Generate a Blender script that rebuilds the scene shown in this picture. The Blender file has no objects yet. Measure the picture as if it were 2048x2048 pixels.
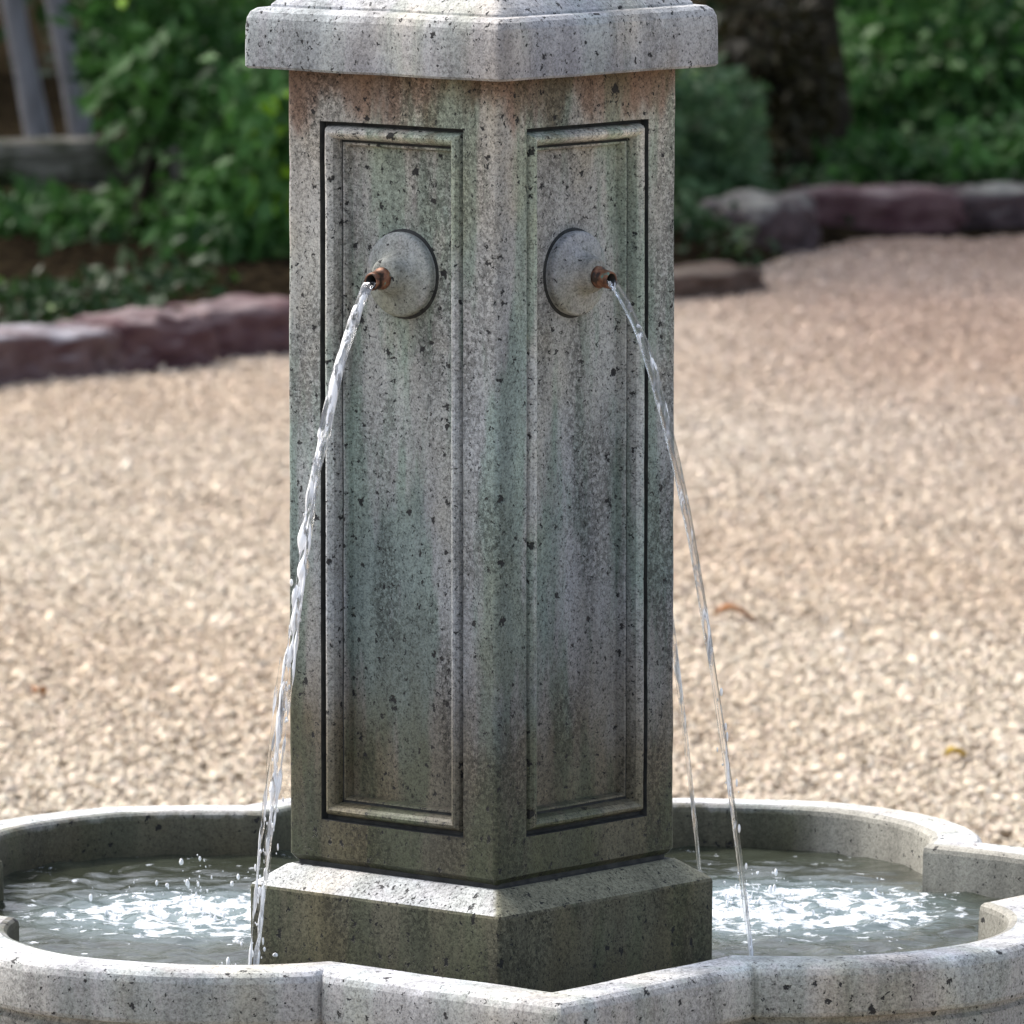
import bpy, math, random
import numpy as np
from mathutils import Vector, noise as mnoise

# ------------------------------------------------------------------ camera, sky, sun, exposure
S = 0.16                      # metres per modelling unit (unit = half diagonal of the column)
GZ = 2.9                      # rim of the basin stands this many units above the ground
FPX, DIST, PITCH, U0 = 17375.0, 44.62, 0.114, 964.07      # focal length in pixels of a 2048 wide frame
scene = bpy.context.scene
COL = scene.collection
cam_d = bpy.data.cameras.new('camera'); cam = bpy.data.objects.new('camera', cam_d); COL.objects.link(cam)
scene.camera = cam
cam_d.sensor_width = 36.0
cam_d.lens = FPX / 2048 * 36
cam_d.shift_x = (1024 - U0) / 2048
cam_d.clip_start = 0.1; cam_d.clip_end = 600
CAM = Vector((0, -DIST * math.cos(PITCH) * S, (2.1 + DIST * math.sin(PITCH) + GZ) * S))
cam.location = CAM
cam.rotation_euler = (math.pi / 2 - PITCH, 0, 0)
cam_d.dof.use_dof = True
cam_d.dof.focus_distance = 7.05
cam_d.dof.aperture_fstop = 21

SUN_AZ, SUN_EL = math.radians(-52), math.radians(48)      # azimuth measured from +y towards +x
world = bpy.data.worlds.new('World'); scene.world = world; world.use_nodes = True
wn = world.node_tree; bg = wn.nodes['Background']
sky = wn.nodes.new('ShaderNodeTexSky'); sky.sky_type = 'NISHITA'; sky.sun_disc = False
sky.sun_elevation = SUN_EL; sky.sun_rotation = SUN_AZ
sky.air_density = 1.0; sky.dust_density = 4.0; sky.ozone_density = 0.6
hs = wn.nodes.new('ShaderNodeHueSaturation'); hs.inputs['Saturation'].default_value = .6     # thin veil of cloud
wn.links.new(sky.outputs[0], hs.inputs['Color']); wn.links.new(hs.outputs[0], bg.inputs[0]); bg.inputs[1].default_value = 0.15
sun_d = bpy.data.lights.new('sun', 'SUN'); sun = bpy.data.objects.new('sun', sun_d); COL.objects.link(sun)
sun_d.energy = 1.65; sun_d.angle = math.radians(8); sun_d.color = (1.0, 0.95, 0.88)
sd = Vector((math.sin(SUN_AZ) * math.cos(SUN_EL), math.cos(SUN_AZ) * math.cos(SUN_EL), math.sin(SUN_EL)))
sun.rotation_euler = sd.to_track_quat('Z', 'Y').to_euler()
scene.view_settings.view_transform = 'Standard'; scene.view_settings.look = 'None'
scene.view_settings.exposure = 1.05; scene.view_settings.gamma = 1.0
scene.cycles.max_bounces = 8
scene.cycles.transparent_max_bounces = 12
scene.cycles.caustics_refractive = False; scene.cycles.caustics_reflective = False

def Z(zu): return (zu + GZ) * S
def ray(u, v):
    """direction through a pixel of the 2048 px photograph"""
    a = (u - U0) / FPX; b = (1024 - v) / FPX
    f = Vector((0, math.cos(PITCH), -math.sin(PITCH))); up = Vector((0, math.sin(PITCH), math.cos(PITCH)))
    return f + Vector((1, 0, 0)) * a + up * b
def on_ground(u, v, z=0.0):
    d = ray(u, v); return CAM + d * ((z - CAM.z) / d.z)
def at_y(u, v, y):
    d = ray(u, v); return CAM + d * ((y - CAM.y) / d.y)

# ------------------------------------------------------------------ helpers
rng = random.Random(7)
nrg = np.random.default_rng(11)
def tag(o, label=None, cat=None, group=None, kind=None):
    if label: o['label'] = label
    if cat: o['category'] = cat
    if group: o['group'] = group
    if kind: o['kind'] = kind
    return o
def empty(name, loc=(0, 0, 0)):
    o = bpy.data.objects.new(name, None); COL.objects.link(o); o.location = loc; o.empty_display_size = .1
    return o
def mesh_obj(name, verts, faces, mat, parent=None, smooth=True, mats=None, mi=None, attr=None):
    me = bpy.data.meshes.new(name)
    me.from_pydata([tuple(v) for v in verts], [], [tuple(f) for f in faces])
    for m in (mats or [mat]): me.materials.append(m)
    if mi is not None: me.polygons.foreach_set('material_index', mi)
    if smooth: me.polygons.foreach_set('use_smooth', [True] * len(me.polygons))
    if attr is not None:
        a = me.color_attributes.new('tint', 'FLOAT_COLOR', 'POINT')
        a.data.foreach_set('color', np.asarray(attr, dtype=np.float32).ravel())
    me.update()
    o = bpy.data.objects.new(name, me); COL.objects.link(o)
    if parent:
        o.parent = parent; o.location = -parent.location if parent.location.length else (0, 0, 0)
    return o
def big_mesh(name, V, F, mat, tint=None, smooth=False):
    """V (n,3), F (m,3) arrays"""
    me = bpy.data.meshes.new(name)
    me.vertices.add(len(V)); me.vertices.foreach_set('co', V.astype(np.float32).ravel())
    me.loops.add(F.size); me.loops.foreach_set('vertex_index', F.astype(np.int32).ravel())
    k = F.shape[1]
    me.polygons.add(len(F)); me.polygons.foreach_set('loop_start', np.arange(0, F.size, k, dtype=np.int32))
    me.polygons.foreach_set('loop_total', np.full(len(F), k, dtype=np.int32))
    if smooth: me.polygons.foreach_set('use_smooth', np.ones(len(F), dtype=bool))
    me.materials.append(mat)
    me.update(calc_edges=True)
    if tint is not None:
        a = me.color_attributes.new('tint', 'FLOAT_COLOR', 'POINT'); a.data.foreach_set('color', tint.astype(np.float32).ravel())
    return me
def link(name, me, parent=None):
    o = bpy.data.objects.new(name, me); COL.objects.link(o)
    if parent: o.parent = parent; o.location = -parent.location
    return o

# ------------------------------------------------------------------ materials
class NT:
    def __init__(s, name):
        s.m = bpy.data.materials.new(name); s.m.use_nodes = True; s.t = s.m.node_tree
        s.b = s.t.nodes['Principled BSDF']; s.out = s.t.nodes['Material Output']
        s.geo = s.n('ShaderNodeNewGeometry'); s.pos = s.geo.outputs['Position']
    def n(s, t, **k):
        x = s.t.nodes.new(t)
        for a, b in k.items(): setattr(x, a, b)
        return x
    def put(s, sock, v):
        if isinstance(v, bpy.types.NodeSocket): s.t.links.new(v, sock)
        elif v is not None:
            sock.default_value = (*v, 1) if isinstance(v, tuple) and len(v) == 3 and sock.type == 'RGBA' else v
    def math(s, op, a, b=None, c=None, clamp=False):
        x = s.n('ShaderNodeMath', operation=op, use_clamp=clamp)
        for i, v in enumerate((a, b, c)):
            if v is not None: s.put(x.inputs[i], v)
        return x.outputs[0]
    def mapping(s, scale=(1, 1, 1), loc=(0, 0, 0), rot=(0, 0, 0), vec=None):
        x = s.n('ShaderNodeMapping'); s.put(x.inputs[0], vec or s.pos)
        x.inputs['Location'].default_value = loc; x.inputs['Rotation'].default_value = rot; x.inputs['Scale'].default_value = scale
        return x.outputs[0]
    def noise(s, scale, vec=None, detail=3, rough=.55, dist=0.0, color=False):
        x = s.n('ShaderNodeTexNoise'); s.put(x.inputs['Vector'], vec or s.pos)
        x.inputs['Scale'].default_value = scale; x.inputs['Detail'].default_value = detail
        x.inputs['Roughness'].default_value = rough; x.inputs['Distortion'].default_value = dist
        return x.outputs['Color' if color else 'Fac']
    def vor(s, scale, vec=None, feature='F1', rand=1.0):
        x = s.n('ShaderNodeTexVoronoi', feature=feature); s.put(x.inputs['Vector'], vec or s.pos)
        x.inputs['Scale'].default_value = scale; x.inputs['Randomness'].default_value = rand
        return x
    def ramp(s, fac, stops, interp='LINEAR'):
        x = s.n('ShaderNodeValToRGB'); s.put(x.inputs[0], fac); r = x.color_ramp; r.interpolation = interp
        while len(r.elements) < len(stops): r.elements.new(.5)
        for e, (p, c) in zip(r.elements, stops):
            e.position = p; e.color = (c, c, c, 1) if isinstance(c, (int, float)) else (*c, 1)
        return x.outputs[0]
    def mix(s, fac, a, b, mode='MIX'):
        x = s.n('ShaderNodeMix', data_type='RGBA', blend_type=mode)
        s.put(x.inputs[0], fac); s.put(x.inputs[6], a); s.put(x.inputs[7], b)
        return x.outputs[2]
    def maprange(s, v, a, b, c=0.0, d=1.0):
        x = s.n('ShaderNodeMapRange'); s.put(x.inputs[0], v)
        for i, q in enumerate((a, b, c, d)): x.inputs[i + 1].default_value = q
        return x.outputs[0]
    def bump(s, h, strength, dist, normal=None):
        x = s.n('ShaderNodeBump'); x.inputs['Strength'].default_value = strength; x.inputs['Distance'].default_value = dist
        s.put(x.inputs['Height'], h)
        if normal: s.put(x.inputs['Normal'], normal)
        return x.outputs[0]
    def xyz(s, vec=None):
        x = s.n('ShaderNodeSeparateXYZ'); s.put(x.inputs[0], vec or s.pos); return x.outputs
    def set(s, **k):
        for a, v in k.items(): s.put(s.b.inputs[a.replace('_', ' ')], v)
        return s.m

def stone(name, zstops, z0, z1, jit=.16, side=None, pits=1.0, green=.55, wetz=None, rough=.8, speck=1.0, crustiness=.35, gain=1.0):
    """weathered cast stone: mottled patina by height, runs of green and lavender, salt and pepper grain, open pits"""
    t = NT(name)
    big = t.noise(9, detail=4)
    streakv = t.mapping(scale=(21, 21, 3.6))
    streak = t.noise(1.0, vec=streakv, detail=4, rough=.6)
    z = t.xyz()[2]
    zj = t.math('ADD', z, t.math('MULTIPLY', t.math('SUBTRACT', t.noise(1.0, vec=t.mapping(scale=(30, 30, 9)), detail=4), .5), jit))
    zz = t.maprange(zj, z0, z1)
    base = t.ramp(zz, zstops)
    lav = t.ramp(t.noise(6, vec=t.mapping(loc=(3, 1, 2), scale=(1.6, 1.6, .7)), detail=3), [(.42, 0.0), (.56, 1.0)])
    base = t.mix(t.math('MULTIPLY', lav, .45), base, t.mix(1.0, base, (.86, .88, .99), 'MULTIPLY'))
    tan = t.ramp(t.noise(7, vec=t.mapping(loc=(8, 5, 1), scale=(1.4, 1.4, .8)), detail=3), [(.5, 0.0), (.66, 1.0)])
    base = t.mix(t.math('MULTIPLY', tan, .75), base, t.mix(1.0, base, (1.08, .99, .85), 'MULTIPLY'))
    grn = t.ramp(streak, [(.47, 0.0), (.56, 1.0)])
    base = t.mix(t.math('MULTIPLY', grn, green), base, t.mix(1.0, base, (.57, .74, .64), 'MULTIPLY'))
    base = t.mix(1.0, base, t.ramp(big, [(.3, .80), (.7, 1.12)]), 'MULTIPLY')
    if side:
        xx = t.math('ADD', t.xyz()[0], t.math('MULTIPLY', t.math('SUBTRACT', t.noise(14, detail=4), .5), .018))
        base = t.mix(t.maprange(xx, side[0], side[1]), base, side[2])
    runs = t.ramp(t.noise(1.0, vec=t.mapping(scale=(42, 42, 2.2), loc=(4, 4, 4)), detail=3), [(.36, .78), (.6, 1.06)])
    base = t.mix(.8, base, runs, 'MULTIPLY')
    # dark crust gathering in patches, coarser than the grain
    crust = t.math('MULTIPLY', t.ramp(t.noise(1.0, vec=t.mapping(scale=(16, 16, 6), loc=(2, 7, 5)), detail=3), [(.46, 0.0), (.60, 1.0)]), t.ramp(t.noise(230, detail=3, rough=.75), [(.46, 0.0), (.52, 1.0)]))
    base = t.mix(t.math('MULTIPLY', crust, crustiness), base, t.mix(1.0, base, (.34, .34, .33), 'MULTIPLY'))
    if gain != 1.0: base = t.mix(1.0, base, (gain, gain, gain), 'MULTIPLY')
    # grain
    g1 = t.noise(620, detail=2, rough=.7); g2 = t.noise(270, detail=3, rough=.7)
    grain = t.ramp(t.math('ADD', t.math('MULTIPLY', g1, .5), t.math('MULTIPLY', g2, .5)), [(.35, 1 - .80 * speck), (.45, 1 - .16 * speck), (.58, 1 + .38 * speck)])
    base = t.mix(1.0, base, grain, 'MULTIPLY')
    # pits of three sizes, each present only in some cells
    wob = t.n('ShaderNodeMixRGB'); wob.blend_type = 'ADD'; wob.inputs[0].default_value = 1.0
    t.put(wob.inputs[1], t.pos); t.put(wob.inputs[2], t.mix(1.0, t.noise(260, detail=3, color=True), (.011, .011, .011), 'MULTIPLY'))
    hole = None
    for sc, frac, rad in ((44, .50, .20), (92, .66, .26), (200, .70, .32)):
        v = t.vor(sc, vec=wob.outputs[0])
        r = t.xyz(v.outputs['Color'])
        size = t.math('MULTIPLY', t.math('SUBTRACT', r[0], 1 - frac * pits), rad / (frac * pits))
        h = t.maprange(t.math('SUBTRACT', size, v.outputs['Distance']), 0.0, .035)
        hole = h if hole is None else t.math('MAXIMUM', hole, h)
    base = t.mix(t.math('MULTIPLY', hole, .93), base, (.012, .012, .014))
    if wetz:
        wet = t.maprange(zj, wetz[0], wetz[1], 1.0, 0.0)
        rg = t.math('SUBTRACT', rough, t.math('MULTIPLY', wet, .38))
    else: rg = rough
    hgt = t.math('SUBTRACT', t.math('MULTIPLY', t.math('ADD', g2, t.math('MULTIPLY', g1, .5)), .25), hole)
    nb = t.bump(hgt, .7, .002)
    nb = t.bump(t.noise(38, detail=4), .25, .002, nb)
    return t.set(Base_Color=base, Roughness=rg, Normal=nb, Specular_IOR_Level=.35)

OLIVE = (.062, .060, .038); BROWN = (.090, .080, .060); COOL = (.235, .245, .245); WARM = (.31, .29, .245); PALE = (.50, .50, .48)
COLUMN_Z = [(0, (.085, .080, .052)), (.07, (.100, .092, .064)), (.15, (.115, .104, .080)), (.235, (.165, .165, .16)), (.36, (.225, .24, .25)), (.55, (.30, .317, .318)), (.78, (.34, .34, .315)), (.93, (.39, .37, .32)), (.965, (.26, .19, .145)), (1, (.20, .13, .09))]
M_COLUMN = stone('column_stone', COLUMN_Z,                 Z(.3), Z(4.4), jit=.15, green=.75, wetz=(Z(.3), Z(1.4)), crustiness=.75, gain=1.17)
M_BEAD = stone('worn_moulding_stone', COLUMN_Z, Z(.3), Z(4.4), jit=.15, green=.75, wetz=(Z(.3), Z(1.4)), crustiness=.4, gain=1.60)
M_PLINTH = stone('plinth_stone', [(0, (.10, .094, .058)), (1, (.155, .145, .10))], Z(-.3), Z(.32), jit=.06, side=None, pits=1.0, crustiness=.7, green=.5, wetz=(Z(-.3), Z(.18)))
M_PLINTH_TOP = stone('plinth_slope_stone', [(0, (.60, .60, .60)), (1, (.48, .48, .47))], Z(.1), Z(.32), side=(.05 * S, .08 * S, (.20, .195, .14)), pits=.9, green=.2)  # right slope darkened: the column's shadow is put into its colour
M_CAP = stone('cap_stone', [(0, (.36, .36, .37)), (.35, (.45, .455, .46)), (1, (.56, .565, .57))], Z(4.38), Z(5.0), green=.3, pits=1.1, speck=.75)
M_SPOUT = stone('spout_stone', [(0, (.33, .33, .26)), (.5, (.36, .37, .35)), (1, (.42, .43, .44))], Z(3.0), Z(3.55), pits=.45, green=.3, speck=.7, crustiness=.2)
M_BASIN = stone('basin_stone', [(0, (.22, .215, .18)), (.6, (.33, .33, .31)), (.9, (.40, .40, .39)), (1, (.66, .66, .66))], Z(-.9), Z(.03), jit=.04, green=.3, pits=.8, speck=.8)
M_INNER = stone('basin_inner_stone', [(0, (.050, .047, .028)), (.55, (.100, .093, .060)), (.93, (.135, .127, .090)), (1, (.30, .30, .28))], Z(-.5), Z(0.0), jit=.03, side=(1.72 * S, 1.95 * S, (.32, .31, .27)), green=.35, pits=.6, wetz=(Z(-.4), Z(.1)), speck=.6)  # right part paler: drier stone, with its sunlit side also put into the colour
t = NT('groove_dirt_shade'); M_DIRT_SHADE = t.set(Base_Color=t.ramp(t.noise(90), [(.3, (.018, .020, .022)), (.7, (.055, .057, .055))]), Roughness=.9)  # dirt in the grooves; also paints the shadow round the spout discs

t = NT('copper_pipe')
c = t.ramp(t.noise(120, detail=3), [(.40, (.030, .018, .012)), (.5, (.15, .065, .038)), (.60, (.26, .12, .065)), (.68, (.12, .25, .21))])
M_COPPER = t.set(Base_Color=c, Metallic=.35, Roughness=.5, Normal=t.bump(t.noise(200), .3, .001))
t = NT('pipe_bore'); M_BORE = t.set(Base_Color=(.008, .006, .005), Roughness=.6)

def water_clear(name, frothy):
    t = NT(name)
    fr = t.ramp(t.noise(1.0, vec=t.mapping(scale=(130, 130, 7), loc=(1, 2, 3)), detail=3, rough=.65, dist=.5), [(frothy, 0.0), (frothy + .09, 1.0)])
    nb = t.bump(t.noise(1.0, vec=t.mapping(scale=(200, 200, 9)), detail=1), .3, .003)
    t.set(Base_Color=(1, 1, 1), Roughness=.03, IOR=1.22, Transmission_Weight=1.0, Normal=nb)
    d = t.n('ShaderNodeBsdfPrincipled'); d.inputs['Base Color'].default_value = (.93, .95, .98, 1); d.inputs['Roughness'].default_value = .25
    ms = t.n('ShaderNodeMixShader'); t.put(ms.inputs[0], fr)
    tr = t.n('ShaderNodeBsdfTransparent'); mt = t.n('ShaderNodeMixShader'); mt.inputs[0].default_value = .6
    t.put(mt.inputs[1], t.b.outputs[0]); t.put(mt.inputs[2], tr.outputs[0]); t.put(ms.inputs[1], mt.outputs[0]); t.put(ms.inputs[2], d.outputs[0])
    t.put(t.out.inputs[0], ms.outputs[0])
    return t.m
M_STREAM_FROTHY = water_clear('falling_water_frothy', .47)
M_STREAM = water_clear('falling_water', .56)
M_DROPS = water_clear('water_drops', .30)

# ------------------------------------------------------------------ fountain geometry
A_COL, A_BAS = .077, .095
BX, BY, RR, N0, CC = .007, 1.223, 3.503, 2.003, 1.161
fountain = empty('fountain', (0, 0, 0))
tag(fountain, 'grey speckled cast stone fountain with square paneled column standing in a lobed basin', 'fountain')

def corners(r, z, a=A_COL, cx=0, cy=0):
    n = np.array([math.sin(a), -math.cos(a)]); rt = np.array([math.cos(a), math.sin(a)])
    return [np.array([cx + d[0] * r, cy + d[1] * r, z]) for d in (n, rt, -n, -rt)]   # near, right, back, left
def W(p): return (p[0] * S, p[1] * S, (p[2] + GZ) * S)

def WN(p):
    x, y, z = p
    v = Vector((x * 2.6, y * 2.6, z * 2.6)); w = mnoise.noise(v) * .004 + mnoise.noise(v * 4.1) * .0022
    k = 1 + w; return (x * k * S, y * k * S, (z + mnoise.noise(v * 1.7 + Vector((9, 0, 0))) * .003 + GZ) * S)

def ring_stack(profile, a=A_COL, rad=.03, seg=4, cx=0, cy=0, close_top=True, close_bot=True, sub=10, wob=0.0):
    """square prism lofted through (half diagonal, z) pairs with rounded vertical corners"""
    V, F = [], []
    def loop(r, z):
        pts = []
        c = corners(1, 0, a); q = min(rad, r * .3)
        for k in range(4):
            d = c[k][:2]; e1 = c[(k - 1) % 4][:2] - d; e2 = c[(k + 1) % 4][:2] - d
            e1 = e1 / np.hypot(*e1); e2 = e2 / np.hypot(*e2)
            o = d * r + (e1 + e2) * q           # arc centre
            a0 = math.atan2(*(-e2)[::-1]); a1 = math.atan2(*(-e1)[::-1])
            while a1 < a0 - math.pi: a1 += 2 * math.pi
            while a1 > a0 + math.pi: a1 -= 2 * math.pi
            arc = [o + q * np.array([math.cos(a0 + (a1 - a0) * s / seg), math.sin(a0 + (a1 - a0) * s / seg)]) for s in range(seg + 1)]
            if np.dot(arc[0] - (d * r), e1) < np.dot(arc[-1] - (d * r), e1): arc = arc[::-1]
            pts += arc
            nd = c[(k + 1) % 4][:2] * r
            st = arc[-1]; o2 = nd + (-e2) * q
            for s in range(1, sub): pts.append(st + (o2 - st) * s / sub)
        out = []
        for p in pts:
            x, y = p[0] + cx, p[1] + cy
            if wob:
                w = mnoise.noise(Vector((x * 3.1, y * 3.1, z * 3.1))) * wob; x += p[0] * w; y += p[1] * w
            out.append(W((x, y, z + (mnoise.noise(Vector((x * 2.3, y * 2.3, z * 5))) * wob if wob else 0))))
        return out
    n = None
    for r, z in profile:
        L = loop(r, z); n = len(L); V += L
    for i in range(len(profile) - 1):
        for j in range(n):
            F.append((i * n + j, i * n + (j + 1) % n, (i + 1) * n + (j + 1) % n, (i + 1) * n + j))
    if close_bot: F.append(tuple(range(n))[::-1])
    if close_top: F.append(tuple(range((len(profile) - 1) * n, len(profile) * n)))
    return V, F

# --- column: four framed faces, rounded arrises
col_top, col_bot = 4.45, .315
cs = corners(1, 0)
V, F = [], []
q = .030
zg_top, zg_bot = 4.128, .537
def add_quadgrid(P00, P10, P11, P01, nu, nv):
    b = len(V)
    for j in range(nv + 1):
        for i in range(nu + 1):
            s_, t_ = i / nu, j / nv
            p = (P00 * (1 - s_) + P10 * s_) * (1 - t_) + (P01 * (1 - s_) + P11 * s_) * t_
            V.append(WN(p))
    for j in range(nv):
        for i in range(nu):
            k = b + j * (nu + 1) + i
            F.append((k, k + 1, k + nu + 2, k + nu + 1))
panels = []
for k in range(4):
    A = cs[(k - 1) % 4]; B = cs[k]                       # face from corner k-1 to corner k
    e = (B - A); L = np.linalg.norm(e); e = e / L
    nrm = (A + B) / np.linalg.norm(A + B)
    zv = np.array([0, 0, 1.0])
    def P(s, z, d=0.0, A=A, e=e, nrm=nrm): return np.array([A[0], A[1], 0]) + e * s - nrm * d + zv * z
    s0, s1 = q, L - q; p0, p1 = .16 * L, .84 * L
    zb, zt = col_bot + .03, col_top
    # four strips round the opening, mitre free, butt jointed grid
    add_quadgrid(P(s0, zb), P(p0, zb), P(p0, zt), P(s0, zt), 3, 110)
    add_quadgrid(P(p1, zb), P(s1, zb), P(s1, zt), P(p1, zt), 3, 110)
    add_quadgrid(P(p0, zb), P(p1, zb), P(p1, zg_bot), P(p0, zg_bot), 6, 2)
    add_quadgrid(P(p0, zg_top), P(p1, zg_top), P(p1, zt), P(p0, zt), 6, 2)
    # bottom chamfer of the face
    add_quadgrid(P(s0, zb - .03, .03), P(s1, zb - .03, .03), P(s1, zb), P(s0, zb), 6, 1)
    # rounded arris at corner k
    d = B[:2]; e1 = cs[(k - 1) % 4][:2] - d; e2 = cs[(k + 1) % 4][:2] - d
    e1 /= np.hypot(*e1); e2 /= np.hypot(*e2); o = d + (e1 + e2) * q
    for seg in range(4):
        pp = []
        for s_ in (seg, seg + 1):
            th = math.pi / 2 * s_ / 4
            v2 = o - e2 * q * math.cos(th) - e1 * q * math.sin(th)
            pp.append(np.array([v2[0], v2[1], 0]))
        add_quadgrid(pp[0] + zv * zb, pp[1] + zv * zb, pp[1] + zv * zt, pp[0] + zv * zt, 1, 110)
        add_quadgrid(pp[0] * .97 + zv * (zb - .03), pp[1] * .97 + zv * (zb - .03), pp[1] + zv * zb, pp[0] + zv * zb, 1, 1)
    # moulded panel: concentric rings (inset, depth)
    prof = [(0, 0), (.003, .046), (.022, .048), (.026, .030), (.034, .006), (.045, -.012), (.058, -.016), (.071, -.009), (.083, .008), (.092, .034), (.095, .062), (.107, .064), (.109, .054), (.118, .056), (.124, .076), (.128, .104)]
    dirt = {0, 1, 10}
    PV, PF, PM = [], [], []
    rings = []
    for (ins, dep) in prof:
        ring = []
        a0, a1, b0, b1 = p0 + ins, p1 - ins, zg_bot + ins, zg_top - ins
        for i in range(6): ring.append((a0 + (a1 - a0) * i / 6, b0))
        for i in range(24): ring.append((a1, b0 + (b1 - b0) * i / 24))
        for i in range(6): ring.append((a1 - (a1 - a0) * i / 6, b1))
        for i in range(24): ring.append((a0, b1 - (b1 - b0) * i / 24))
        base = len(PV)
        for (s_, z_) in ring: PV.append(WN(P(s_, z_, dep)))
        rings.append(base)
    n = 60
    for i in range(len(prof) - 1):
        for j in range(n):
            PF.append((rings[i] + j, rings[i] + (j + 1) % n, rings[i + 1] + (j + 1) % n, rings[i + 1] + j)); PM.append(1 if i in dirt else (2 if 3 <= i <= 7 else 0))
    PF.append(tuple(range(rings[-1], rings[-1] + n))); PM.append(0)
    panels.append((PV, PF, PM, P, L, nrm, e))
V.append(W((0, 0, col_bot))); 
column = mesh_obj('column', V, F, M_COLUMN, fountain, smooth=False)
for PV, PF, PM, *_ in panels:
    po = mesh_obj('panel', PV, PF, None, column, smooth=False, mats=[M_COLUMN, M_DIRT_SHADE, M_BEAD], mi=PM)
# hidden core so that no light leaks through the joints
Vc, Fc = ring_stack([(.79, col_bot + .002), (.79, col_top)], rad=.02, sub=2)
mesh_obj('core', Vc, Fc, M_DIRT_SHADE, fountain, smooth=False)

# --- plinth under the column
V, F = ring_stack([(1.203, -.62), (1.203, -.2), (1.205, .172), (1.198, .186), (1.18, .197), (1.02, .285), (.985, .292), (.955, .294), (.955, .33)], rad=.022, wob=.0012)
nr = 4 * (4 + 10)
mesh_obj('plinth', V, F, None, fountain, smooth=False, mats=[M_PLINTH, M_PLINTH_TOP, M_DIRT_SHADE], mi=[0] * (3 * nr) + [1] * (3 * nr) + [2] * (len(F) - 6 * nr))

# --- cap
V, F = ring_stack([(.9, 4.40), (1.17, 4.392), (1.212, 4.388), (1.226, 4.40), (1.226, 4.50), (1.224, 4.60), (1.218, 4.645), (1.200, 4.678), (1.165, 4.697), (1.10, 4.703), (1.096, 4.700), (1.092, 4.715), (1.05, 4.745), (.85, 4.86), (.55, 5.06), (.28, 5.28), (.22, 5.36)], rad=.035, wob=.004)
mesh_obj('cap', V, F, M_CAP, fountain, smooth=False)
def lathe(prof, cx, cy, n=32, axis=None, org=None):
    V, F = [], []
    for r, z in prof:
        for i in range(n):
            a = 2 * math.pi * i / n
            V.append((cx + r * math.cos(a), cy + r * math.sin(a), z))
    for i in range(len(prof) - 1):
        for j in range(n):
            F.append((i * n + j, i * n + (j + 1) % n, (i + 1) * n + (j + 1) % n, (i + 1) * n + j))
    return V, F
Vl, Fl = lathe([(.22, 5.35), (.24, 5.40), (.16, 5.46), (.13, 5.52), (.22, 5.60), (.27, 5.72), (.24, 5.85), (.13, 5.95), (.03, 6.0)], 0, 0)
mesh_obj('finial', [W(v) for v in Vl], Fl, M_CAP, fountain)

# --- spouts, one on each face, and the water they throw
def tube_frame(o, d):
    d = Vector(d).normalized(); u = Vector((0, 0, 1)); u = (u - d * u.dot(d)).normalized(); w = d.cross(u)
    return Vector(o), d, u, w
SPZ = None
def solve_z(px, py, xy):                                # height whose image row is py
    lo, hi = 0, 6
    for _ in range(40):
        m = (lo + hi) / 2; p = Vector(W((xy[0], xy[1], m))) - CAM
        up = Vector((0, math.sin(PITCH), math.cos(PITCH))); f = Vector((0, math.cos(PITCH), -math.sin(PITCH)))
        v = 1024 - FPX * p.dot(up) / p.dot(f)
        if v > py: lo = m
        else: hi = m
    return (lo + hi) / 2
spouts = {}
for k, (PV, PF, PM, P, L, nrm, e) in enumerate(panels):
    cpt = P(L / 2, 0, .104)
    if SPZ is None:
        SPZ = solve_z(0, 548, P(L / 2, 0, .104))
    o, d, u, w = tube_frame((cpt[0], cpt[1], SPZ), (nrm[0], nrm[1], 0))
    def lath(prof, n=40, tilt=0.0, close=False):
        V, F = [], []
        for r, h in prof:
            for i in range(n):
                a = 2 * math.pi * i / n
                p = o + d * h + (u * math.cos(a) + w * math.sin(a)) * r - Vector((0, 0, 1)) * tilt * max(0, h - .1)
                V.append(W(p))
        for i in range(len(prof) - 1):
            for j in range(n):
                F.append((i * n + j, i * n + (j + 1) % n, (i + 1) * n + (j + 1) % n, (i + 1) * n + j))
        return V, F
    V, F = lath([(.230, -.01), (.230, .002), (.212, .003), (.216, .020), (.216, .042), (.209, .053), (.196, .058), (.160, .067), (.128, .078), (.110, .090), (.101, .106), (.094, .130), (.088, .152), (.080, .164), (.068, .168), (.03, .168)])
    sp = mesh_obj('spout', V, F, None, fountain, mats=[M_SPOUT, M_DIRT_SHADE], mi=[1] * 80 + [0] * (len(F) - 80))  # outer dark ring is the disc's surrounding shadow, put in as colour
    V, F = lath([(.050, .13), (.056, .172), (.056, .186), (.047, .190), (.046, .240), (.044, .258), (.035, .258), (.033, .15)], tilt=.15)
    nF = len(F); mi = [0] * (nF - 80) + [0] * 40 + [1] * 40
    pp = mesh_obj('pipe', V, F, None, sp, mats=[M_COPPER, M_BORE], mi=mi)
    spouts[k] = (np.array([cpt[0], cpt[1], SPZ]) + nrm * .255, nrm)

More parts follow.
